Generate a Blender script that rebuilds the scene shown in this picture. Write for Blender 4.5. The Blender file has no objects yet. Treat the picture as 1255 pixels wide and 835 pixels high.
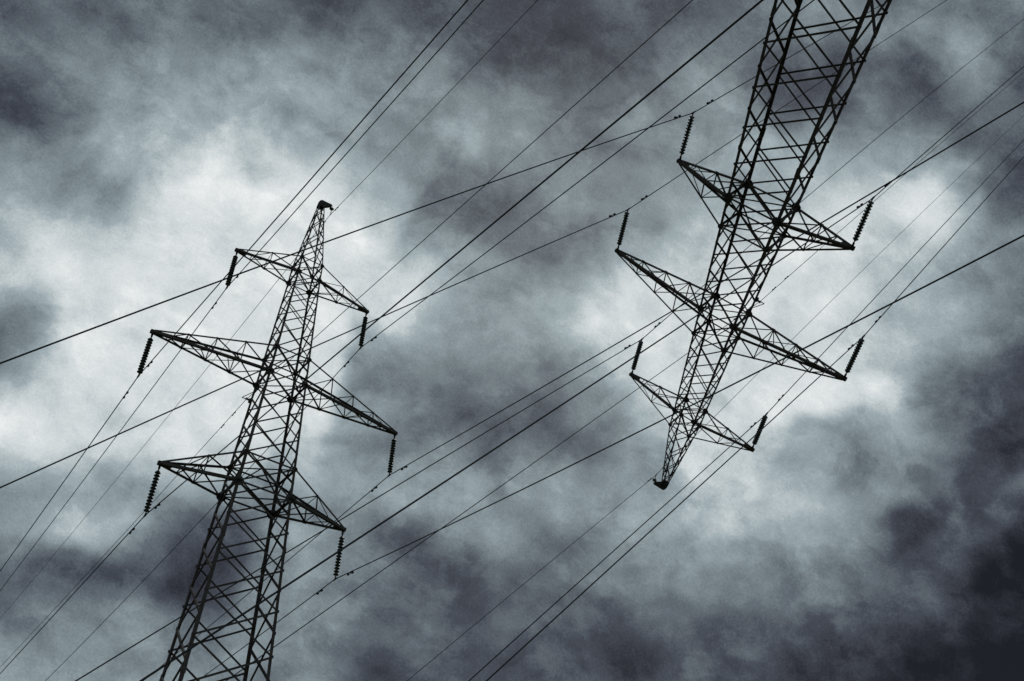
import bpy, bmesh, math, random
from mathutils import Vector as V, Matrix
PI = math.pi
sc = bpy.context.scene
# ---------------------------------------------------------------- camera
cd = bpy.data.cameras.new('camera'); cam = bpy.data.objects.new('camera', cd); sc.collection.objects.link(cam); sc.camera = cam
cam.matrix_world = Matrix(((0.80380460, -0.39659289, -0.44340979, -14.31133766), (-0.59335038, -0.48082675, -0.64555476, -40.48694655), (0.04281914, 0.78199726, -0.62180930, 2.90775580), (0.00000000, 0.00000000, 0.00000000, 1.00000000)))
cd.sensor_width = 36; cd.lens = 36.6016; cd.clip_start = .1; cd.clip_end = 20000
SKY_AZ = (-0.24814, 1.45186); SKY_EL = (0.31416, 1.0821); SKY_MEAN = 0.48359
# cloud cover, with lens corner darkening painted in as darker cloud, as a sum of products of an azimuth profile and an elevation profile
SKY_MODES = [
    (0.40976, [0.5393, 0.533, 0.5251, 0.5125, 0.4794, 0.4326, 0.38, 0.3443, 0.2578, 0.1359, 0.0324, 0.017, 0.0171, 0.0203, 0.0296, 0.0459, 0.0752, 0.2875, 0.3014, 0.3506, 0.3934, 0.4151, 0.4237, 0.3706, 0.283, 0.2086, 0.1466, 0.0661, 0.0746, 0.0476, 0.0, 0.0816, 0.1256, 0.2202, 0.2501, 0.3552, 0.5064, 0.5647, 0.5653, 0.5648, 0.5575, 0.5565, 0.55, 0.5477], [0.7029, 0.7402, 0.7402, 0.7047, 0.5913, 0.5044, 0.3912, 0.2525, 0.2346, 0.2025, 0.0738, 0.0427, 0.0222, 0.0, 0.0228, 0.0324, 0.1049, 0.2644, 0.3476, 0.4507, 0.5365, 0.5857, 0.636, 0.6588, 0.6579, 0.653, 0.642, 0.6322]),
    (0.40885, [0.4506, 0.467, 0.4857, 0.5044, 0.5359, 0.5566, 0.5843, 0.6165, 0.6569, 0.7261, 0.7633, 0.7345, 0.7166, 0.6534, 0.5699, 0.5575, 0.5728, 0.5413, 0.3874, 0.2906, 0.3025, 0.3388, 0.397, 0.3697, 0.3405, 0.415, 0.4972, 0.5212, 0.4883, 0.4622, 0.3585, 0.3117, 0.219, 0.0931, 0.0104, 0.0, 0.0799, 0.1832, 0.2449, 0.3027, 0.3387, 0.3663, 0.386, 0.4002], [1.0, 0.9667, 0.8943, 0.8378, 0.9157, 0.8724, 0.784, 0.839, 0.8243, 0.7861, 0.7134, 0.6088, 0.5442, 0.5179, 0.4556, 0.4481, 0.4769, 0.5647, 0.5654, 0.5783, 0.6245, 0.5603, 0.498, 0.4939, 0.4955, 0.5105, 0.5149, 0.5208]),
    (0.19631, [0.3123, 0.3123, 0.3132, 0.3061, 0.2745, 0.23, 0.1872, 0.169, 0.1702, 0.251, 0.4557, 0.5434, 0.4567, 0.5399, 0.728, 0.7739, 0.6705, 0.6111, 0.3955, 0.2071, 0.1351, 0.0714, 0.0, 0.0348, 0.1439, 0.368, 0.423, 0.2467, 0.3357, 0.4809, 0.5598, 0.7201, 0.8546, 0.7124, 0.8883, 0.6617, 0.4353, 0.3192, 0.3194, 0.3172, 0.3299, 0.3312, 0.3409, 0.3453], [0.6111, 0.6574, 0.6612, 0.5732, 0.4616, 0.3199, 0.2342, 0.2575, 0.3815, 0.5857, 0.6052, 0.5084, 0.4671, 0.4372, 0.5981, 0.8041, 1.0, 0.8438, 0.6655, 0.4821, 0.4947, 0.6409, 0.8225, 0.8396, 0.8447, 0.8313, 0.7882, 0.7506]),
    (0.12711, [0.4735, 0.4968, 0.541, 0.6246, 0.7208, 0.8278, 1.0, 0.96, 0.8634, 0.7444, 0.6268, 0.5427, 0.3173, 0.1131, 0.077, 0.2115, 0.2978, 0.0895, 0.2299, 0.0717, 0.0763, 0.2071, 0.1805, 0.3065, 0.522, 0.6493, 0.5446, 0.535, 0.4585, 0.6065, 0.8077, 0.8326, 0.7138, 0.8349, 0.5586, 0.5622, 0.5485, 0.5034, 0.5819, 0.5431, 0.4753, 0.4551, 0.4491, 0.4521], [0.287, 0.1805, 0.2232, 0.5452, 0.7163, 0.9259, 1.0, 0.6679, 0.2317, 0.3523, 0.7652, 0.805, 0.5641, 0.5204, 0.3127, 0.2634, 0.423, 0.5175, 0.4876, 0.2078, 0.0647, 0.3023, 0.7266, 0.8436, 0.8073, 0.7579, 0.6945, 0.6427]),
    (0.10056, [0.3006, 0.231, 0.1331, 0.0476, 0.082, 0.2666, 0.5405, 0.8262, 0.99, 0.4213, 0.4393, 0.4253, 0.3373, 0.2073, 0.0, 0.2407, 0.4683, 0.8903, 0.9202, 0.6572, 0.7328, 0.6977, 0.5878, 0.4946, 0.5173, 0.5836, 0.549, 0.4793, 0.5885, 0.6302, 0.5515, 0.5593, 0.1858, 0.5041, 0.7268, 0.664, 0.4752, 0.3308, 0.1299, 0.091, 0.1767, 0.237, 0.3129, 0.3456], [0.5094, 0.3967, 0.407, 0.7075, 0.5918, 0.6315, 0.9562, 0.7837, 0.2777, 0.0, 0.0097, 0.1891, 0.4254, 0.7364, 0.8586, 0.8296, 0.5552, 0.5533, 0.7801, 0.7914, 0.717, 0.7173, 0.6571, 0.5391, 0.5101, 0.48, 0.4949, 0.5159]),
    (0.122, [0.4503, 0.4616, 0.5012, 0.5941, 0.7481, 0.898, 0.8865, 0.5671, 0.2229, 0.109, 0.2291, 0.2756, 0.4594, 0.3661, 0.2439, 0.8615, 1.0, 0.8929, 0.7293, 0.4735, 0.4546, 0.5187, 0.3601, 0.4549, 0.5016, 0.5627, 0.7968, 0.4468, 0.4145, 0.6811, 0.5454, 0.602, 0.4841, 0.2425, 0.3846, 0.3626, 0.5027, 0.6038, 0.5739, 0.5464, 0.4824, 0.4582, 0.4706, 0.4741], [0.3457, 0.4861, 0.7922, 0.8174, 0.6911, 0.7106, 0.3305, 0.0, 0.147, 0.3565, 0.7613, 0.6205, 0.5975, 0.7675, 0.6891, 0.5238, 0.2884, 0.4457, 0.495, 0.4351, 0.5612, 0.658, 0.549, 0.4589, 0.4086, 0.3816, 0.3792, 0.3807]),
    (0.06648, [0.6678, 0.7047, 0.6643, 0.5233, 0.4103, 0.4184, 0.424, 0.085, 0.1015, 0.4272, 0.7304, 0.717, 0.189, 0.073, 0.3645, 0.2752, 0.292, 0.8478, 0.8047, 0.5718, 0.362, 0.3329, 0.5504, 0.9226, 1.0, 0.8896, 0.5419, 0.4355, 0.441, 0.4287, 0.6271, 0.7152, 0.9125, 0.7275, 0.2177, 0.1871, 0.1198, 0.0013, 0.3629, 0.42, 0.4739, 0.5361, 0.6064, 0.6361], [0.5366, 0.5596, 0.2612, 0.577, 0.9345, 0.4849, 0.0641, 0.6728, 0.6731, 0.5285, 0.6064, 0.0, 0.1565, 0.6724, 0.899, 0.7053, 0.2226, 0.5733, 0.5791, 0.1991, 0.1078, 0.1416, 0.4333, 0.5791, 0.5677, 0.525, 0.4735, 0.4304]),
    (0.0989, [0.4103, 0.4375, 0.4504, 0.484, 0.5539, 0.5189, 0.4686, 0.388, 0.1783, 0.4751, 0.4708, 0.4808, 0.517, 0.3517, 0.3285, 0.3864, 0.4373, 0.3444, 0.6129, 0.7593, 0.5116, 0.3733, 0.4045, 0.2725, 0.3467, 0.388, 0.3675, 1.0, 0.964, 0.7338, 0.6037, 0.3031, 0.4317, 0.6607, 0.575, 0.1823, 0.418, 0.6077, 0.4311, 0.5152, 0.5499, 0.5527, 0.4996, 0.4694], [0.1939, 0.2934, 0.3112, 0.3755, 0.6104, 0.741, 0.4112, 0.5354, 0.7299, 0.8907, 0.6796, 0.3748, 0.2935, 0.3301, 0.6641, 0.5264, 0.3544, 0.2435, 0.294, 0.789, 0.8084, 0.849, 1.0, 0.6247, 0.5598, 0.5116, 0.4972, 0.4937]),
    (0.05397, [0.3016, 0.2854, 0.1928, 0.1241, 0.2189, 0.537, 0.8315, 0.7109, 0.3748, 0.1932, 0.267, 0.2625, 0.7508, 0.7074, 0.9711, 0.5959, 0.0737, 0.154, 0.5671, 0.66, 0.2846, 0.425, 0.2414, 0.856, 1.0, 0.5721, 0.7506, 0.3444, 0.5534, 0.3059, 0.4182, 0.4623, 0.3968, 0.885, 0.3534, 0.1226, 0.2735, 0.8583, 0.7846, 0.5242, 0.2912, 0.2123, 0.3373, 0.4446], [0.5371, 0.6376, 0.6802, 0.1955, 0.0, 0.7255, 0.2633, 0.655, 0.8003, 0.1386, 0.5604, 0.6794, 0.4753, 0.7785, 0.742, 0.2331, 0.0631, 0.6486, 0.6582, 0.4736, 0.6678, 0.5472, 0.5279, 0.6998, 0.6733, 0.6429, 0.5921, 0.5831]),
    (0.08342, [0.52, 0.5741, 0.5508, 0.4803, 0.35, 0.3244, 0.4403, 0.6315, 0.543, 0.4111, 0.2921, 0.3831, 0.7235, 0.6402, 0.2197, 0.5289, 0.5894, 0.4434, 0.401, 0.4145, 0.4571, 0.74, 0.6231, 0.6952, 0.481, 0.0, 0.1979, 0.3567, 0.5091, 0.6436, 0.8592, 0.7519, 0.8105, 0.5305, 0.3435, 0.2756, 0.3055, 0.5717, 0.4234, 0.4816, 0.5277, 0.5345, 0.5581, 0.5736], [0.2466, 0.4051, 0.6593, 0.5971, 0.514, 0.4958, 0.2562, 0.7923, 0.4438, 0.3427, 0.745, 0.5468, 0.298, 0.2881, 0.2207, 0.398, 0.5933, 0.699, 1.0, 0.8057, 0.3812, 0.43, 0.6462, 0.4656, 0.3682, 0.308, 0.3359, 0.3924]),
    (0.06955, [0.6015, 0.5504, 0.4995, 0.5343, 0.5558, 0.4276, 0.4561, 0.6389, 0.7173, 0.2848, 0.3508, 0.6927, 0.7222, 0.6577, 0.4721, 0.2316, 0.45, 1.0, 0.6645, 0.4112, 0.2907, 0.4418, 0.2602, 0.4705, 0.53, 0.3128, 0.4067, 0.6852, 0.6434, 0.3364, 0.336, 0.4871, 0.4572, 0.656, 0.4926, 0.5243, 0.5897, 0.2943, 0.7723, 0.8387, 0.6499, 0.4965, 0.4685, 0.5307], [0.4538, 0.5677, 0.6288, 0.1499, 0.4669, 1.0, 0.4364, 0.6168, 0.4659, 0.3012, 0.5026, 0.2865, 0.2462, 0.586, 0.3152, 0.5605, 0.947, 0.8183, 0.1245, 0.0008, 0.5209, 0.7301, 0.638, 0.2963, 0.2949, 0.3276, 0.3883, 0.4343]),
    (0.05422, [0.4559, 0.3055, 0.2058, 0.2628, 0.5167, 0.7684, 0.6025, 0.3863, 0.2605, 0.6091, 0.8485, 0.8564, 0.4229, 0.2787, 0.677, 0.466, 0.4049, 0.8233, 0.6016, 0.1749, 0.4327, 0.5849, 0.7478, 0.5759, 0.449, 0.2563, 0.0571, 0.5412, 0.3563, 0.577, 0.4822, 0.6669, 0.3751, 0.5417, 0.3429, 0.4765, 0.7486, 1.0, 0.6248, 0.4749, 0.4226, 0.4471, 0.5194, 0.5773], [0.8333, 0.5332, 0.2566, 0.0602, 0.5072, 0.6033, 0.85, 0.0, 0.3193, 0.7669, 0.6629, 0.2303, 0.2944, 0.6237, 0.5484, 0.1841, 0.4437, 0.9339, 0.7983, 0.7941, 0.4804, 0.4458, 0.4786, 0.4989, 0.4825, 0.4545, 0.391, 0.3208]),
    (0.06483, [0.6437, 0.5895, 0.5295, 0.5876, 0.6244, 0.4629, 0.4354, 0.6192, 0.6806, 0.6976, 0.4068, 0.0, 0.232, 0.5244, 0.5424, 0.9166, 0.5996, 0.6625, 0.4989, 0.2488, 0.5362, 0.2255, 0.7268, 0.677, 0.5492, 0.4908, 0.1734, 0.7685, 0.6428, 0.5313, 0.1673, 0.2976, 0.6838, 0.8561, 0.4379, 0.4355, 0.5711, 0.4237, 0.5375, 0.3645, 0.2449, 0.2453, 0.4151, 0.5621], [0.2967, 0.3383, 0.5486, 1.0, 0.1804, 0.4698, 0.6365, 0.4446, 0.7092, 0.8005, 0.3226, 0.3663, 0.4238, 0.6131, 0.5272, 0.2952, 0.4548, 0.8368, 0.5036, 0.3174, 0.4378, 0.5262, 0.5825, 0.4424, 0.4373, 0.4814, 0.5163, 0.5266]),
    (0.0462, [0.353, 0.3307, 0.5424, 0.7099, 0.6194, 0.5282, 0.3138, 0.2382, 0.5138, 0.1801, 0.4665, 0.7728, 0.7505, 0.6183, 0.1213, 0.3914, 0.9661, 0.3971, 0.0893, 0.3018, 0.5046, 0.5189, 0.7724, 0.6269, 0.7359, 0.7939, 0.4063, 0.5526, 0.3826, 0.3682, 0.4141, 0.4929, 0.0655, 1.0, 0.6474, 0.4277, 0.3575, 0.6217, 0.4375, 0.426, 0.4268, 0.4294, 0.4166, 0.4022], [0.2086, 0.3789, 0.6876, 0.3704, 0.7516, 0.9891, 0.3798, 0.1616, 0.8239, 0.5542, 0.0, 0.5601, 0.6436, 0.3989, 0.3996, 0.6346, 0.5886, 0.6109, 0.6137, 0.6733, 0.5775, 0.0969, 0.2945, 0.636, 0.5903, 0.4991, 0.5188, 0.5416]),
    (0.03983, [0.7093, 0.7505, 0.6732, 0.3753, 0.1511, 0.3241, 0.6758, 0.6028, 0.0, 0.3731, 0.4493, 0.336, 0.5816, 0.7586, 0.4801, 0.4475, 0.3786, 0.4713, 0.2498, 0.0775, 0.2936, 0.55, 0.3424, 0.6126, 0.758, 0.6212, 0.4589, 0.8428, 0.6336, 0.8213, 0.554, 0.6407, 0.0225, 0.2788, 0.4577, 0.7688, 0.9136, 0.2511, 0.3833, 0.239, 0.3246, 0.6133, 0.7076, 0.6197], [0.3668, 0.4696, 0.7412, 0.3725, 0.3241, 0.5457, 0.9066, 0.3158, 0.609, 0.5258, 0.6936, 0.5904, 0.087, 0.0, 0.7347, 0.9118, 0.3376, 0.3416, 0.8589, 0.1598, 0.4383, 0.6342, 0.212, 0.3858, 0.4201, 0.4902, 0.5855, 0.6599]),
]
# ---------------------------------------------------------------- sky: heavy broken cloud over a daylight sky
SUN_EL, SUN_AZ = math.radians(46), math.radians(40)
w = bpy.data.worlds.new('World'); sc.world = w; w.use_nodes = True
nt = w.node_tree; N = nt.nodes; L = nt.links; N.clear()
def nd(t, **k):
    n_ = N.new(t)
    for a, b in k.items(): setattr(n_, a, b)
    return n_
def mth(op, a, b=None, c=None):
    n_ = nd('ShaderNodeMath', operation=op)
    for i, q in enumerate((a, b, c)):
        if q is None: continue
        if isinstance(q, (int, float)): n_.inputs[i].default_value = q
        else: L.new(q, n_.inputs[i])
    return n_.outputs[0]
tc = nd('ShaderNodeTexCoord'); nrm = nd('ShaderNodeVectorMath', operation='NORMALIZE'); L.new(tc.outputs['Generated'], nrm.inputs[0])
DIR = nrm.outputs[0]
def noise(scale, detail, rough, vec=DIR, out='Fac', dist=0., off=None):
    n_ = nd('ShaderNodeTexNoise'); n_.inputs['Scale'].default_value = scale; n_.inputs['Detail'].default_value = detail
    n_.inputs['Roughness'].default_value = rough; n_.inputs['Distortion'].default_value = dist
    if off:
        a = nd('ShaderNodeVectorMath', operation='ADD'); a.inputs[1].default_value = off; L.new(vec, a.inputs[0]); vec = a.outputs[0]
    L.new(vec, n_.inputs['Vector']); return n_.outputs[out]
def warp(vec, scale, amp, detail=3, off=(3, 1, 7)):
    c = noise(scale, detail, .5, vec, 'Color', 0, off)
    s1 = nd('ShaderNodeVectorMath', operation='SUBTRACT'); L.new(c, s1.inputs[0]); s1.inputs[1].default_value = (.5, .5, .5)
    s2 = nd('ShaderNodeVectorMath', operation='SCALE'); L.new(s1.outputs[0], s2.inputs[0]); s2.inputs['Scale'].default_value = amp
    s3 = nd('ShaderNodeVectorMath', operation='ADD'); L.new(vec, s3.inputs[0]); L.new(s2.outputs[0], s3.inputs[1]); return s3.outputs[0]
D1 = warp(warp(DIR, 8., .05), 20., .035, 4, (9, 2, 4))
sp = nd('ShaderNodeSeparateXYZ'); L.new(D1, sp.inputs[0])
az = mth('ARCTAN2', sp.outputs[0], sp.outputs[1]); ln = nd('ShaderNodeVectorMath', operation='LENGTH'); L.new(D1, ln.inputs[0])
el = mth('ARCSINE', mth('DIVIDE', sp.outputs[2], ln.outputs['Value']))
u = mth('DIVIDE', mth('SUBTRACT', az, SKY_AZ[0]), SKY_AZ[1] - SKY_AZ[0]); v = mth('DIVIDE', mth('SUBTRACT', el, SKY_EL[0]), SKY_EL[1] - SKY_EL[0])
u = mth('MINIMUM', mth('MAXIMUM', u, 0.), 1.); v = mth('MINIMUM', mth('MAXIMUM', v, 0.), 1.)
def curve(pts, x):
    c = nd('ShaderNodeFloatCurve'); cv = c.mapping.curves[0]; n_ = len(pts)
    while len(cv.points) < n_: cv.points.new(.5, .5)
    for i, y in enumerate(pts):
        cv.points[i].location = (i / (n_ - 1), y); cv.points[i].handle_type = 'AUTO'
    c.mapping.update(); L.new(x, c.inputs['Value'])
    return mth('MULTIPLY_ADD', c.outputs[0], 2., -1.)
acc = None
for s_, a_, b_ in SKY_MODES:
    q = mth('MULTIPLY', mth('MULTIPLY', curve(a_, u), curve(b_, v)), s_)
    acc = mth('ADD', acc, q) if acc else mth('ADD', q, SKY_MEAN)
# wisps drawn out along the wind
WIND = V((0.8923, -0.3839, -0.2378))
dt = nd('ShaderNodeVectorMath', operation='DOT_PRODUCT'); L.new(DIR, dt.inputs[0]); dt.inputs[1].default_value = WIND
wv = nd('ShaderNodeVectorMath', operation='SCALE'); wv.inputs[0].default_value = WIND; L.new(mth('MULTIPLY', dt.outputs['Value'], -.22), wv.inputs['Scale'])
wa = nd('ShaderNodeVectorMath', operation='ADD'); L.new(DIR, wa.inputs[0]); L.new(wv.outputs[0], wa.inputs[1]); STR = wa.outputs[0]
def ramp(x, a, b, c, d):
    m_ = nd('ShaderNodeMapRange', interpolation_type='SMOOTHSTEP'); L.new(x, m_.inputs['Value'])
    for k_, q_ in zip(('From Min', 'From Max', 'To Min', 'To Max'), (a, b, c, d)): m_.inputs[k_].default_value = q_
    return m_.outputs[0]
n1 = mth('SUBTRACT', noise(10., 6, .55, warp(DIR, 9., .07), off=(5, 5, 1)), .5)
n2 = mth('SUBTRACT', noise(30., 6, .62, warp(STR, 22., .03)), .5)
# torn edges: thresholded noise at two sizes
n4 = ramp(noise(9., 9, .6, warp(STR, 7., .13, 5), off=(7, 3, 2)), .475, .56, -.5, .5)
n8 = ramp(noise(21., 9, .62, warp(STR, 15., .06, 5), off=(4, 9, 6)), .47, .57, -.5, .5)
# billows: folded noise
b1 = mth('ABSOLUTE', mth('SUBTRACT', noise(12., 6, .48, warp(DIR, 12., .06), off=(8, 1, 5)), .5))
n5 = mth('SUBTRACT', noise(80., 4, .65, warp(STR, 40., .015), off=(1, 2, 3)), .5)
n6 = mth('SUBTRACT', noise(520., 1, .6), .5)
dens = mth('MULTIPLY_ADD', n1, .20, acc); dens = mth('MULTIPLY_ADD', n2, .15, dens)
dens = mth('MULTIPLY_ADD', n4, .05, dens); dens = mth('MULTIPLY_ADD', n8, .042, dens)
dens = mth('MULTIPLY_ADD', mth('SUBTRACT', b1, .07), .36, dens)
dens = mth('MULTIPLY_ADD', n5, .05, dens); dens = mth('MULTIPLY_ADD', n6, .10, dens); dens = mth('MULTIPLY_ADD', mth('SUBTRACT', dens, .5), 1.03, .505)
rp = nd('ShaderNodeValToRGB'); L.new(dens, rp.inputs['Fac'])
def lin(c): c /= 255.; return c / 12.92 if c < .04045 else ((c + .055) / 1.055) ** 2.4
stops = [(.06, (16, 16, 22)), (.16, (37, 38, 46)), (.28, (65, 70, 79)), (.40, (96, 105, 112)), (.52, (126, 139, 144)), (.65, (158, 172, 177)), (.80, (204, 212, 214)), (.97, (240, 243, 243))]
cr = rp.color_ramp; cr.interpolation = 'LINEAR'
while len(cr.elements) < len(stops): cr.elements.new(.5)
for e, (p_, c_) in zip(cr.elements, stops): e.position = p_; e.color = (*[lin(x) for x in c_], 1)
bg1 = nd('ShaderNodeBackground'); L.new(rp.outputs[0], bg1.inputs['Color']); bg1.inputs['Strength'].default_value = 1.0
sky = nd('ShaderNodeTexSky', sky_type='NISHITA', sun_disc=False, sun_elevation=SUN_EL, sun_rotation=SUN_AZ)
bg2 = nd('ShaderNodeBackground'); L.new(sky.outputs[0], bg2.inputs['Color']); bg2.inputs['Strength'].default_value = .06
mx = nd('ShaderNodeMixShader'); mx.inputs[0].default_value = .03; L.new(bg1.outputs[0], mx.inputs[1]); L.new(bg2.outputs[0], mx.inputs[2])
wo = nd('ShaderNodeOutputWorld'); L.new(mx.outputs[0], wo.inputs['Surface'])
# the sun, soft behind the cloud in front of the viewer
sl = bpy.data.lights.new('sun', 'SUN'); sl.energy = .5; sl.angle = math.radians(14); sl.color = (1, .96, .9)
so = bpy.data.objects.new('sun', sl); sc.collection.objects.link(so)
sd = V((math.sin(SUN_AZ) * math.cos(SUN_EL), math.cos(SUN_AZ) * math.cos(SUN_EL), math.sin(SUN_EL)))
so.rotation_euler = sd.to_track_quat('Z', 'Y').to_euler(); so.location = sd * 50
vs_ = sc.view_settings; vs_.view_transform = 'Standard'; vs_.look = 'None'; vs_.exposure = 0; vs_.gamma = 1; vs_.use_curve_mapping = False
sc.cycles.max_bounces = 4; sc.cycles.use_denoising = True

# ---------------------------------------------------------------- dimensions of the tower and the line
ZB = 26.0    # height of the lowest crossarm
F = {'zL2': 6.25367, 'hU1': 1.54559, 'hU2': 1.55919, 'hU3': 1.07286, 'hap': 6.04847, 'wL1': 1.33248, 'wL2': 0.99677, 'wL3': 0.65981, 'wU3': 0.63275, 'a1': 4.49431, 'a2': 6.51054, 'a3': 3.81506, 'wbx': 0.05415, 'ry1': 0.71083, 'ry2': 0.79679, 'ry3': 0.92129, 'wby': 0.03062}
INS_L = 2.3472
# every wire: clamp point, then (slope, sag, drift) towards and away from the viewer
WIRES = {
    'L1l': ((-4.49431, 0.0, 23.49276), (-0.0750813, -0.0002201, 0.0106874), (-0.0455231, 0.0001352, 0.0010309)),
    'L1r': ((4.49431, 0.0, 23.49276), (-0.1180622, 0.0006026, 0.0112995), (-0.0351619, 0.0003906, 0.0015587)),
    'L2l': ((-6.51054, 0.0, 29.74643), (-0.0608737, 1.82e-05, 0.0105495), (-0.1138286, 0.0004129, 0.0035454)),
    'L2r': ((6.51054, 0.0, 29.74643), (-0.1173899, 0.0003612, 0.0114991), (-0.049383, 0.0001629, 0.0014972)),
    'L3l': ((-3.81506, 0.0, 36.49276), (-0.0640692, 0.0001413, 0.0107551), (-0.0969511, 0.0003605, 0.0026046)),
    'L3r': ((3.81506, 0.0, 36.49276), (-0.1274743, 0.0003284, 0.0118463), (-0.1024712, 0.0005644, 0.0031122)),
    'tip': ((0.64699, 0.0, 44.4631), (-0.0922788, 0.0004366, 0.0113489), (-0.0780274, 0.0004592, 0.0023133)),
    'body': ((-1.19991, 1.04422, 31.4101), (-0.070609, -0.0001475, 0.0107406), (-0.046659, 0.0003079, 0.0011425)),
}
BODY = WIRES['body'][0]; TIP = (WIRES['tip'][0][0], 0, WIRES['tip'][0][2] - ZB)
# where the second, upside-down line stands
MATG = Matrix(((-0.61961962, 0.63136077, 0.46632081, 1.02699955), (0.49027709, -0.15262878, 0.85809838, -42.14503943), (0.61294363, 0.76032100, -0.21496993, 43.08795504), (0.00000000, 0.00000000, 0.00000000, 1.00000000)))
# ---------------------------------------------------------------- helpers
COL = sc.collection
def tag(o, label=None, cat=None, group=None, kind=None):
    if label: o['label'] = label
    if cat: o['category'] = cat
    if group: o['group'] = group
    if kind: o['kind'] = kind
    return o
class MB:
    def __init__(s): s.v = []; s.f = []; s.sm = []
    def add(s, vs, fs, smooth=False):
        b = len(s.v); s.v += [tuple(v) for v in vs]
        s.f += [tuple(b + i for i in f) for f in fs]; s.sm += [smooth] * len(fs)
    def angle(s, P, Q, w, n, t=None):
        """rolled steel angle section from P to Q; n = outward side"""
        P = V(P); Q = V(Q); t = t or max(.008, w * .09)
        d = (Q - P).normalized(); n = V(n); n = (n - d * n.dot(d)).normalized(); b = d.cross(n)
        sec = [(0, 0), (w, 0), (w, -t), (t, -t), (t, -w), (0, -w)]
        sec = [(x - w * .3, y + w * .3) for x, y in sec]
        vs = [A + b * x + n * y for A in (P, Q) for x, y in sec]
        fs = [(i, (i + 1) % 6, 6 + (i + 1) % 6, 6 + i) for i in range(6)] + [(5, 4, 3, 2, 1, 0), (6, 7, 8, 9, 10, 11)]
        s.add(vs, fs)
    def chord(s, P, Q, w, n, up):
        """angle section whose second flange points along up"""
        P = V(P); Q = V(Q); d = (Q - P).normalized(); nn = V(n); nn = nn - d * nn.dot(d)
        if d.cross(nn).dot(V(up)) < 0: P, Q = Q, P
        s.angle(P, Q, w, n)
    def tube(s, pts, r, n=8, smooth=True):
        pts = [V(p) for p in pts]; vs = []; fs = []
        for i, p in enumerate(pts):
            d = (pts[min(i + 1, len(pts) - 1)] - pts[max(i - 1, 0)]).normalized()
            a = V((0, 0, 1)) if abs(d.z) < .9 else V((1, 0, 0)); x = d.cross(a).normalized(); y = d.cross(x)
            rr = r[i] if isinstance(r, (list, tuple)) else r
            vs += [p + (x * math.cos(2 * PI * k / n) + y * math.sin(2 * PI * k / n)) * rr for k in range(n)]
        for i in range(len(pts) - 1):
            fs += [(i * n + k, i * n + (k + 1) % n, (i + 1) * n + (k + 1) % n, (i + 1) * n + k) for k in range(n)]
        fs += [tuple(range(n - 1, -1, -1)), tuple((len(pts) - 1) * n + k for k in range(n))]
        s.add(vs, fs, smooth)
    def box(s, c, h, ax=None):
        c = V(c); ax = ax or (V((1, 0, 0)), V((0, 1, 0)), V((0, 0, 1)))
        vs = [c + ax[0] * h[0] * i + ax[1] * h[1] * j + ax[2] * h[2] * k for i in (-1, 1) for j in (-1, 1) for k in (-1, 1)]
        s.add(vs, [(0, 1, 3, 2), (4, 6, 7, 5), (0, 4, 5, 1), (2, 3, 7, 6), (0, 2, 6, 4), (1, 5, 7, 3)])
    def plate(s, poly, n, t):
        """flat steel plate: polygon extruded t along n"""
        n = V(n).normalized() * t; m = len(poly)
        vs = [V(p) - n * .5 for p in poly] + [V(p) + n * .5 for p in poly]
        s.add(vs, [tuple(range(m - 1, -1, -1)), tuple(range(m, 2 * m))] + [(i, (i + 1) % m, m + (i + 1) % m, m + i) for i in range(m)])
    def lathe(s, prof, n=18, z0=0):
        vs = [(r * math.cos(2 * PI * k / n), r * math.sin(2 * PI * k / n), z + z0) for r, z in prof for k in range(n)]
        fs = [(i * n + k, i * n + (k + 1) % n, (i + 1) * n + (k + 1) % n, (i + 1) * n + k) for i in range(len(prof) - 1) for k in range(n)]
        s.add(vs, fs, True)
    def build(s, name, m, parent=None, loc=None):
        me = bpy.data.meshes.new(name); o3 = V(loc) if loc is not None else V((0, 0, 0))
        me.from_pydata([V(v) - o3 for v in s.v], [], s.f); me.validate()
        for p, k in zip(me.polygons, s.sm): p.use_smooth = k
        me.materials.append(m); me.update()
        bm = bmesh.new(); bm.from_mesh(me); bmesh.ops.recalc_face_normals(bm, faces=bm.faces); bm.to_mesh(me); bm.free()
        o = bpy.data.objects.new(name, me); COL.objects.link(o); o.location = o3
        if parent is not None: o.parent = parent
        return o
def empty(name, loc=(0, 0, 0)):
    o = bpy.data.objects.new(name, None); o.empty_display_size = .5; o.location = loc; COL.objects.link(o); return o
def copy_tree(o, parent=None):
    c = o.copy(); COL.objects.link(c); c.parent = parent
    for ch in list(o.children): copy_tree(ch, c)
    return c

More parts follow.
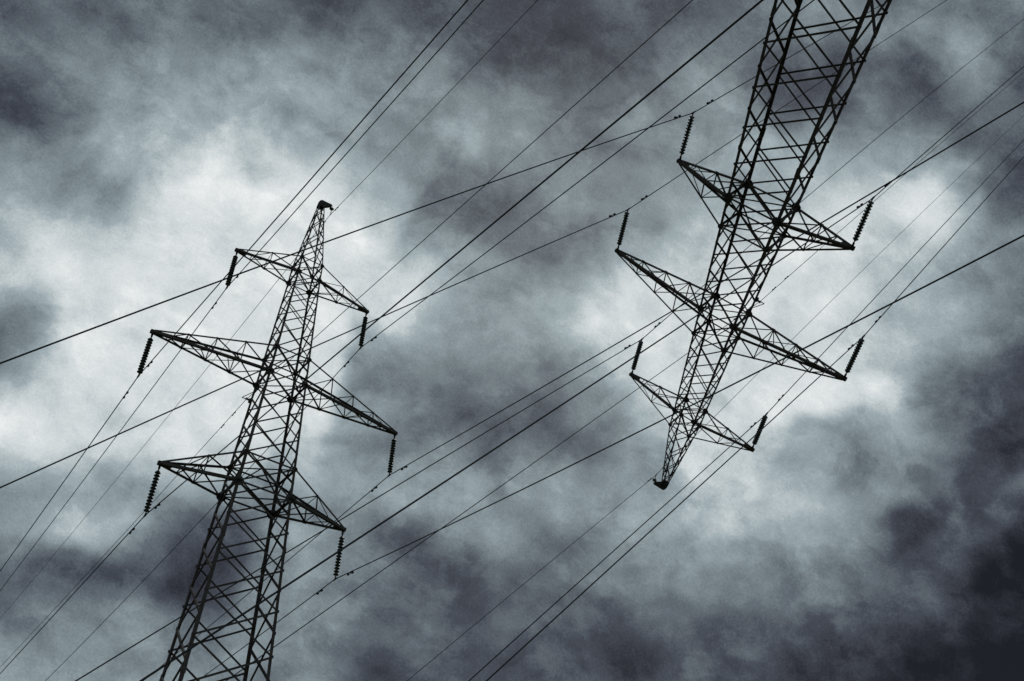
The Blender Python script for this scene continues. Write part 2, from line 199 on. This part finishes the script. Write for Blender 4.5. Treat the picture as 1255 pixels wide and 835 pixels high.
# ---------------------------------------------------------------- materials
def mat(name, base, rough=.6, metal=0., var=.35, scale=3., bump=0., base2=None, spec=.4, sharp=(.35, .65)):
    m = bpy.data.materials.new(name); m.use_nodes = True; nt = m.node_tree; N = nt.nodes; L = nt.links
    bs = N['Principled BSDF']; bs.inputs['Roughness'].default_value = rough; bs.inputs['Metallic'].default_value = metal
    bs.inputs['Specular IOR Level'].default_value = spec
    tc = N.new('ShaderNodeTexCoord'); no = N.new('ShaderNodeTexNoise'); no.inputs['Scale'].default_value = scale
    no.inputs['Detail'].default_value = 6; no.inputs['Roughness'].default_value = .65
    L.new(tc.outputs['Object'], no.inputs['Vector'])
    rp = N.new('ShaderNodeValToRGB'); L.new(no.outputs['Fac'], rp.inputs['Fac'])
    b2 = base2 or tuple(c * (1 - var) for c in base)
    rp.color_ramp.elements[0].position = sharp[0]; rp.color_ramp.elements[1].position = sharp[1]
    rp.color_ramp.elements[0].color = (*b2, 1); rp.color_ramp.elements[1].color = (*base, 1)
    L.new(rp.outputs['Color'], bs.inputs['Base Color'])
    mr = N.new('ShaderNodeMapRange'); mr.inputs['To Min'].default_value = max(.05, rough - .12); mr.inputs['To Max'].default_value = min(1, rough + .12)
    L.new(no.outputs['Fac'], mr.inputs['Value']); L.new(mr.outputs['Result'], bs.inputs['Roughness'])
    if bump:
        bp = N.new('ShaderNodeBump'); bp.inputs['Strength'].default_value = bump; bp.inputs['Distance'].default_value = .01
        L.new(no.outputs['Fac'], bp.inputs['Height']); L.new(bp.outputs['Normal'], bs.inputs['Normal'])
    return m
M_STEEL = mat('weathered_galvanised_steel', (.15, .136, .130), .78, .0, .5, 2.5, .2, base2=(.09, .069, .058), spec=.15)
M_PLATE = mat('dark_steel_plate', (.13, .118, .112), .78, .0, .5, 5, .2, spec=.15)
M_WIRE = mat('aluminium_conductor', (.07, .068, .068), .6, .0, .3, 9, spec=.25)
M_CAP = mat('cast_iron_fitting', (.06, .056, .054), .6, .0, .4, 12, spec=.3)
M_GLASS = mat('insulator_glass', (.10, .115, .10), .22, .0, .3, 6, spec=.5)
M_CONC = mat('concrete', (.33, .32, .29), .9, 0, .35, 4, .5)
M_GRASS = mat('meadow_grass', (.075, .095, .035), .95, 0, .5, .35, .8, base2=(.05, .05, .025))

# ---------------------------------------------------------------- ground
g = MB(); n = 60; rng = random.Random(4); R0 = 6000.
def gz(x, y):
    r = math.hypot(x, y)
    return 0 if r < 90 else min(1, (r - 90) / 400) * (1.5 * math.sin(x * .006 + 1) + 1.2 * math.cos(y * .0047) - 2.4) - .0
radii = [0.01, 20, 45, 80, 120, 180, 260, 380, 550, 800, 1200, 1800, 2700, 4000, 6000]
vs = []; fs = []
for r in radii:
    for k in range(n):
        a = 2 * PI * k / n; vs.append((r * math.cos(a), r * math.sin(a), gz(r * math.cos(a), r * math.sin(a))))
for i in range(len(radii) - 1):
    for k in range(n): fs.append((i * n + k, i * n + (k + 1) % n, (i + 1) * n + (k + 1) % n, (i + 1) * n + k))
fs.append(tuple(range(n - 1, -1, -1)))
g.add(vs, fs, True)
tag(g.build('ground', M_GRASS), kind='structure')

# ---------------------------------------------------------------- the tower (metres, origin between its feet)
ZL1 = ZB; ZL2 = ZB + F['zL2']; ZL3 = ZB + 13.; ZU1 = ZL1 + F['hU1']; ZU2 = ZL2 + F['hU2']; ZU3 = ZL3 + F['hU3']; ZT = ZL3 + F['hap']
def interp(x, xs, ys):
    if x <= xs[0]: return ys[0]
    for i in range(len(xs) - 1):
        if x <= xs[i + 1]: return ys[i] + (ys[i + 1] - ys[i]) * (x - xs[i]) / (xs[i + 1] - xs[i])
    return ys[-1]
def half(z):
    h = z - ZB
    if h < 0: return F['wL1'] - h * F['wbx'], F['wL1'] * F['ry1'] - h * (F['wby'] + .004)
    xs = [0, F['zL2'], 13., 13. + F['hU3'], F['hap'] + 13.]
    X = interp(h, xs, [F['wL1'], F['wL2'], F['wL3'], F['wU3'], .12])
    return X, X * interp(h, xs, [F['ry1'], F['ry2'], F['ry3'], .93, 1.])
def leg_pt(sx, sy, z):
    X, Y = half(z); return V((sx * X, sy * Y, z))
LEV = {'1': (ZL1, ZU1, F['a1']), '2': (ZL2, ZU2, F['a2']), '3': (ZL3, ZU3, F['a3'])}
WIDE = [ZB + q for q in (-26.0 + .35, -23.6, -21.2, -18.75, -16.4, -13.9, -11.5, -9.3, -7.25, -5.3, -3.45, -1.68, 0, F['hU1'], 3.15, 4.72, F['zL2'], F['zL2'] + F['hU2'], 9.45, 10.75, 11.95, 13, 13 + F['hU3'], 15.45, 16.7, 17.75, 18.45)]
NARROW = [(WIDE[i] + WIDE[i + 1]) / 2 for i in range(len(WIDE) - 1)]
def bw(z):   # brace width
    h = z - ZB
    return interp(h, [-26, -8, 0, 7, 13, 19], [.090, .080, .070, .060, .050, .042])
def oct_plate(m, c, n, r, t=.014, sq=1.0, rot=0.):
    n = V(n).normalized(); a = n.cross(V((0, 0, 1))).normalized(); b = n.cross(a)
    m.plate([V(c) + a * r * math.cos(PI / 4 * k + .39 + rot) + b * r * sq * math.sin(PI / 4 * k + .39 + rot) for k in range(8)], n, t)

def make_tower():
    T = empty('lattice_tower')
    for sx in (-1, 1):
        for sy in (-1, 1):
            m = MB(); out = V((sx, sy, 0))
            zs = [ZB - 26.0 + .3, ZL1, ZL2, ZL3, ZU3, ZT - .08]
            ws = [.155, .128, .10, .08, .062]
            d = V((0, 0, 1))
            for i in range(len(zs) - 1):
                P = leg_pt(sx, sy, zs[i]); Q = leg_pt(sx, sy, zs[i + 1]); w = ws[i]; t = w * .1
                # corner angle, flanges lying in the two tower faces
                sec = [(0, 0), (-w, 0), (-w, -t), (-t, -t), (-t, -w), (0, -w)]
                w2 = ws[min(i + 1, 4)] if i < 4 else .055
                k = w2 / w if i < 4 else .9
                vs = [P + V((sx * x, sy * y, 0)) for x, y in sec] + [Q + V((sx * x * k, sy * y * k, 0)) for x, y in sec]
                m.add(vs, [(a, (a + 1) % 6, 6 + (a + 1) % 6, 6 + a) for a in range(6)] + [(5, 4, 3, 2, 1, 0), (6, 7, 8, 9, 10, 11)])
            # splice collars
            for z in (ZB - 20.2, ZB - 14.6, ZB - 8.6, ZB - 2.6):
                P = leg_pt(sx, sy, z); wv = .17
                m.box(P + V((sx * .012, -sy * wv * .45, 0)), (.006, wv * .42, .22)); m.box(P + V((-sx * wv * .45, sy * .012, 0)), (wv * .42, .006, .22))
            leg = m.build('leg', M_STEEL, T)
            # footing
            f = MB(); P = leg_pt(sx, sy, ZB - 26)
            f.add([(P.x + i * .45, P.y + j * .45, -.3) for i, j in ((-1, -1), (1, -1), (1, 1), (-1, 1))] + [(P.x + i * .3, P.y + j * .3, .34) for i, j in ((-1, -1), (1, -1), (1, 1), (-1, 1))],
                  [(3, 2, 1, 0), (4, 5, 6, 7), (0, 1, 5, 4), (1, 2, 6, 5), (2, 3, 7, 6), (3, 0, 4, 7)])
            f.build('footing', M_CONC, leg)
            for z, r in ((ZL1, .24), (ZU1, .14), (ZL2, .20), (ZU2, .14), (ZL3, .17), (ZU3, .12)):
                p = MB(); P = leg_pt(sx, sy, z)
                oct_plate(p, P + V((-sx * r * .35, sy * .010, 0)), (0, 1, 0), r, .016)
                oct_plate(p, P + V((sx * .010, -sy * r * .35, 0)), (1, 0, 0), r * .9, .016)
                oct_plate(p, P + V((-sx * r * .2, -sy * r * .2, .004)), (0.001, 0, 1), r * .85, .016)
                p.build('gusset_plate', M_PLATE, leg)
    # bracing of the four faces
    for ax, s in (('w', -1), ('w', 1), ('n', -1), ('n', 1)):
        m = MB(); Z = WIDE if ax == 'w' else NARROW; nn = V((0, s, 0)) if ax == 'w' else V((s, 0, 0))
        A = (lambda z: leg_pt(-1, s, z)) if ax == 'w' else (lambda z: leg_pt(s, -1, z))
        B = (lambda z: leg_pt(1, s, z)) if ax == 'w' else (lambda z: leg_pt(s, 1, z))
        uu = (0, 0, s)
        for i in range(len(Z) - 1):
            z0, z1 = Z[i], Z[i + 1]; w = bw((z0 + z1) / 2)
            def tr(P, Q):
                e = (Q - P).normalized() * min(.06, w * .8); return P + e, Q - e
            P, Q = tr(A(z0), B(z1)); m.chord(P - nn * .004, Q - nn * .004, w * 1.12, nn, uu)
            P, Q = tr(B(z0), A(z1)); m.chord(P - nn * .022, Q - nn * .022, w * 1.12, nn, uu)
            if z0 < ZB - 1:   # bolt plates
                for q in (A(z0), B(z0)): m.box(q + nn * .004, (.05, .01, .06) if ax == 'w' else (.01, .05, .06))
        hs = [ZL1, ZU1, ZL2, ZU2, ZL3, ZU3] + ([ZB - 11.5, ZB - 23.6] if True else [])
        for z in hs: m.angle(A(z), B(z), bw(z) * 1.35, nn)
        if ax == 'w':
            m.angle(A(ZT - .45), B(ZT - .45), .06, nn)
        m.build('face_bracing', M_STEEL, T)
    # horizontal diaphragms inside the shaft
    for z in (ZL1, ZU1, ZL2, ZU2, ZL3, ZU3):
        m = MB(); w = bw(z)
        m.angle(leg_pt(-1, -1, z), leg_pt(1, 1, z), w, (0, 0, 1)); m.angle(leg_pt(1, -1, z) - V((0, 0, .03)), leg_pt(-1, 1, z) - V((0, 0, .03)), w, (0, 0, -1))
        if z in (ZL1, ZL2, ZL3):    # sloping ties from the lower frame up into the upper one
            zu = {ZL1: ZU1, ZL2: ZU2, ZL3: ZU3}[z]
            X, Y = half(z)
            for sx in (-1, 1): m.angle((sx * X, 0, z), (0, 0, zu), w * .8, (0, 1, 0))
        m.build('diaphragm', M_STEEL, T)
    # crossarms
    for lev in '123':
        zl, zu, a = LEV[lev]
        for s in (-1, 1):
            tip = V((s * a, 0, zl))
            Bn = {sy: leg_pt(s, sy, zl) for sy in (-1, 1)}; Un = {sy: leg_pt(s, sy, zu) for sy in (-1, 1)}
            cw = {'1': .125, '2': .12, '3': .10}[lev]
            m = MB()
            tb = {sy: tip + V((0, sy * .055, -.02)) for sy in (-1, 1)}; tu = {sy: tip + V((-s * .04, sy * .05, .10)) for sy in (-1, 1)}
            for sy in (-1, 1): m.chord(Bn[sy], tb[sy], cw, V((0, sy, 0)), (0, 0, 1))
            # nose plates where the chords meet
            m.plate([tip + V(q) for q in ((s * .13, .055, -.08), (s * .13, .055, .08), (-s * .5, .085, .12), (-s * .5, .085, -.07))], (0, 1, 0), .014)
            m.plate([tip + V(q) for q in ((s * .13, -.055, -.08), (s * .13, -.055, .08), (-s * .5, -.085, .12), (-s * .5, -.085, -.07))], (0, 1, 0), .014)
            m.plate([tip + V(q) for q in ((s * .12, -.07, .09), (s * .12, .07, .09), (-s * .42, .09, .13), (-s * .42, -.09, .13))], (0, 0, 1), .012)
            m.plate([tip + V(q) for q in ((s * .11, -.05, -.05), (s * .11, .05, -.05), (-s * .48, .08, -.04), (-s * .48, -.08, -.04))], (0, 0, 1), .012)
            arm = m.build('crossarm', M_STEEL, T)
            for sy in (-1, 1):
                c = MB(); c.chord(Un[sy], tu[sy], cw * .72, V((0, sy, 0)), (0, 0, -1)); c.build('top_chord', M_STEEL, arm)
            k = MB(); fr = {'2': (.26, .50, .735), '1': (.45,), '3': (.47,)}[lev]
            bp = lambda t, sy: Bn[sy].lerp(tb[sy], t); up = lambda t, sy: Un[sy].lerp(tu[sy], t)
            prev = 0.; w = bw(zl) * .78
            for i, t in enumerate(fr + (({'2': .88, '1': .74, '3': .76}[lev]),)):
                last = i == len(fr)
                for sy in (-1, 1):
                    if not last:
                        k.angle(bp(t, sy), up(t, sy), w * .9, (0, sy, 0))
                        k.angle(bp(prev, sy), up(t, sy), w, (0, sy, 0))
                        k.box(up(t, sy), (.05, .01, .05)); k.box(bp(t, sy) + V((0, sy * .01, 0)), (.08, .01, .07))
                    else:
                        k.angle(up(prev, sy), bp(t, sy), w * .8, (0, sy, 0))
                # bottom and top faces
                k.angle(bp(t, -1), bp(t, 1), w, (0, 0, 1))
                if not last: k.angle(up(t, -1), up(t, 1), w * .8, (0, 0, 1))
                if not last:
                    k.angle(bp(prev, -1), bp(t, 1), w * (1.25 if i == 0 else .9), (0, 0, 1))
                    k.angle(bp(prev + (t - prev) * (0 if i == 0 else .45), 1 if i == 0 else -1), bp(t, -1) if i == 0 else bp(prev, 1), w * .8, (0, 0, -1))
                else:
                    k.angle(bp(t, -1), bp(prev, 1), w * .9, (0, 0, -1))
                prev = t
            k.build('arm_bracing', M_STEEL, arm)
            h = MB(); h.tube([tip + V((0, 0, -.05)), tip + V((0, 0, -.2))], .02, 8); h.box(tip + V((0, 0, -.09)), (.05, .018, .06)); h.build('hanger', M_CAP, arm)
    # peak cap: folded plate with a short bracket pointing along the right-hand arms
    zc = ZT; m = MB()
    for y in (-.11, .11):
        m.plate([V((-.20, y, zc - .50)), V((-.14, y, zc - .06)), V((-.05, y, zc + .04)), V((.60, y * .5, zc + .12)), V((.64, y * .5, zc + .02)), V((.24, y * .8, zc - .28)), V((.18, y, zc - .44))], (0, 1, 0), .014)
    m.add([V(q) for q in ((-.15, -.112, zc - .06), (-.15, .112, zc - .06), (-.05, .112, zc + .05), (-.05, -.112, zc + .05), (.61, .06, zc + .13), (.61, -.06, zc + .13))], [(0, 1, 2, 3), (3, 2, 4, 5)])
    m.plate([V(q) for q in ((-.205, -.11, zc - .49), (-.205, .11, zc - .49), (-.15, .11, zc - .06), (-.15, -.11, zc - .06))], (1, 0, 0), .014)
    cap = m.build('peak_cap', M_PLATE, T)
    # cable bracket on the back left leg below the middle crossarm
    zb = ZB + 5.41; P0 = leg_pt(-1, 1, zb + .42); P1 = leg_pt(-1, 1, zb - .1); E = V(BODY) + V((0, 0, .14)); m = MB()
    E2 = E + V((-.16, .12, .02))
    m.angle(P0, E2, .045, (0, 0, 1)); m.angle(P1, E2, .045, (0, 0, 1)); m.angle(P1 + V((0, 0, .02)), E, .045, (0, 1, 0)); m.box(P1, (.07, .07, .1)); m.tube([E, E - V((0, 0, .12))], .02, 6)
    m.build('cable_bracket', M_STEEL, T)
    return T

# ---------------------------------------------------------------- insulator string, origin at its top pin
def make_string():
    R = empty('insulator_string')
    m = MB(); m.tube([(0, 0, .03), (0, 0, -.12)], .02, 8); m.box((0, 0, -.06), (.045, .014, .05)); m.tube([(-.05, 0, .0), (.05, 0, .0)], .016, 8); m.tube([(0, 0, -.12), (0, 0, -.2)], .028, 8)
    m.build('top_shackle', M_CAP, R)
    ND = 13; pitch = (INS_L - .2 - .16) / ND
    d = MB()
    d.lathe([(.001, 0), (.058, 0), (.064, -.012), (.064, -.04), (.075, -.050), (.105, -.064), (.122, -.086), (.130, -.098), (.127, -.110), (.110, -.116), (.085, -.118), (.06, -.13), (.055, -.13), (.03, -.14), (.018, -pitch), (.001, -pitch)], 20)
    d0 = d.build('insulator_disc', M_GLASS, R, None); d0.location = (0, 0, -.2)
    for i in range(1, ND):
        c = d0.copy(); COL.objects.link(c); c.location = (0, 0, -.2 - i * pitch); c.parent = R
    m = MB(); z = -(INS_L - .16)
    m.tube([(0, 0, z), (0, 0, z - .11)], .022, 8); m.box((0, 0, z - .1), (.03, .016, .05))
    m.tube([(0, -.17, -INS_L - .045), (0, -.1, -INS_L - .01), (0, 0, -INS_L), (0, .1, -INS_L - .01), (0, .17, -INS_L - .045)], [.02, .036, .045, .036, .02], 10)
    m.build('suspension_clamp', M_CAP, R)
    return R

# ---------------------------------------------------------------- a conductor with its vibration dampers, origin at its clamp
def wire_pt(side, prm, t):
    s, k, dx = prm; sg = -1 if side == 'near' else 1
    return V((dx * t, sg * t, s * t + k * t * t))
def make_wire(name, near, far, r, Tn, Tf, dd, dsz=1.):
    ts = [0, .1, .3, .7, 1.2, 2, 3, 4.5] + [6 + 2.5 * i for i in range(200)]
    pn = [wire_pt('near', near, t) for t in ts if t < Tn] + [wire_pt('near', near, Tn)]
    pf = [wire_pt('far', far, t) for t in ts if 0 < t < Tf] + [wire_pt('far', far, Tf)]
    m = MB(); m.tube(pn[::-1] + pf, r, 8)
    o = m.build(name, M_WIRE)
    if dd:
        for side, prm in (('near', near), ('far', far)):
            for q in dd:
                c = wire_pt(side, prm, q); u = (wire_pt(side, prm, q + .1) - c).normalized(); dn = V((0, 0, -1)); dn = (dn - u * dn.dot(u)).normalized()
                m = MB(); cc = c + dn * .075 * dsz; m.box(c + dn * .03 * dsz, (.02, .016, .05 * dsz), (u, u.cross(dn), dn))
                m.tube([cc - u * .2 * dsz, cc + u * .2 * dsz], .009, 6)
                for e in (-1, 1): m.tube([cc + u * e * .10 * dsz, cc + u * e * .13 * dsz, cc + u * e * .22 * dsz, cc + u * e * .25 * dsz], [.024 * dsz, .042 * dsz, .045 * dsz, .028 * dsz], 8)
                m.build('vibration_damper', M_CAP, o)
    return o

# ---------------------------------------------------------------- assembly: first line upright, second line upside down
UPR = {'g': 'upright tower', 't': 'the upright tower on the left'}
RX = MATG
def place(o, inv):
    if inv: o.matrix_world = RX @ o.matrix_world
tower = make_tower(); tag(tower, 'upright dark steel lattice tower rising from the bottom left with its pointed peak up', 'transmission tower', 'lattice towers of the power line')
tower2 = copy_tree(tower)
tag(tower2, 'upside-down steel lattice tower hanging from the top right with its pointed peak down', 'transmission tower')
tower2.matrix_world = RX @ Matrix.Identity(4)
s0 = make_string(); first = True
LV = {'1': 'widest-based', '2': 'longest', '3': 'shortest'}
def side_word(s, inv): return ('left' if s < 0 else 'right') if not inv else ('right' if s < 0 else 'left')
def lev_word(l, inv): return {'1': 'lowest', '2': 'middle', '3': 'topmost'}[l] if not inv else {'1': 'topmost', '2': 'middle', '3': 'lowest'}[l]
for inv in (0, 1):
    tw = 'upside-down tower' if inv else 'upright tower'
    for l in '123':
        for s in (-1, 1):
            o = s0 if first else copy_tree(s0); first = False
            o.matrix_world = Matrix.Translation(V((s * LEV[l][2], 0, LEV[l][0] - .16)))
            tag(o, 'ribbed insulator string %s %s tip of %s crossarm of %s' % ('rising from' if inv else 'hanging from', side_word(s, inv), lev_word(l, inv), tw), 'insulator', 'insulator strings at the crossarm tips')
            if inv: o.matrix_world = RX @ o.matrix_world
    for key, (org, near, far) in WIRES.items():
        org = V(org)
        # stop the near run of the upside-down line where it would reach the ground
        Tn, Tf = 95., 240.
        G = RX if inv else Matrix.Identity(4)
        def cut(side, prm, T):
            t = 1.
            while t < T and (G @ (org + wire_pt(side, prm, t))).z > .8: t += .5
            return t - .5
        Tn = cut('near', near, Tn); Tf = cut('far', far, Tf)
        if key[0] == 'L':
            r, dd, ds, nm = .0225, (1.45,), 1.1, 'conductor'
            lab = 'dark conductor clamped to insulator of %s tip of %s crossarm of %s' % (side_word(-1 if key[2] == 'l' else 1, inv), lev_word(key[1], inv), tw)
            cat = 'power line'
        elif key == 'tip':
            r, dd, ds, nm = .0150, (.75,), .75, 'earth_wire'
            lab = 'thin earth wire held at the pointed peak of the %s' % tw; cat = 'earth wire'
        else:
            r, dd, ds, nm = .0150, (1.3, 2.6), .75, 'communication_cable'
            lab = 'thin cable held by small shaft bracket beside middle crossarm of %s' % tw; cat = 'cable'
        o = make_wire(nm, near, far, r, Tn, Tf, dd, ds)
        o.matrix_world = G @ Matrix.Translation(org)
        tag(o, lab, cat, 'wires of the power lines')
# earth wire hanger with its single insulator disc, under each peak bracket
def make_hanger():
    R = empty('peak_insulator'); m = MB()
    m.tube([(0, 0, .12), (0, 0, -.06)], .018, 8); m.lathe([(.001, .02), (.05, .015), (.055, -.03), (.10, -.045), (.13, -.075), (.12, -.09), (.06, -.08), (.02, -.10), (.001, -.10)], 18, -.03)
    m.build('insulator_disc', M_GLASS, R)
    c = MB(); L = (ZT - .04) - (ZB + TIP[2]); c.tube([(0, 0, -.1), (0, 0, -L + .06)], .02, 8); c.tube([(0, -.1, -L - .02), (0, 0, -L), (0, .1, -L - .02)], [.018, .03, .018], 8)
    c.build('suspension_clamp', M_CAP, R); return R
h0 = make_hanger(); h0.matrix_world = Matrix.Translation(V((TIP[0], 0, ZT - .04)))
tag(h0, 'small single insulator under the bracket at the peak of the upright tower', 'insulator', 'peak insulators')
h1 = copy_tree(h0); h1.matrix_world = RX @ h0.matrix_world
tag(h1, 'small single insulator beside the down-pointing peak of the upside-down tower', 'insulator', 'peak insulators')
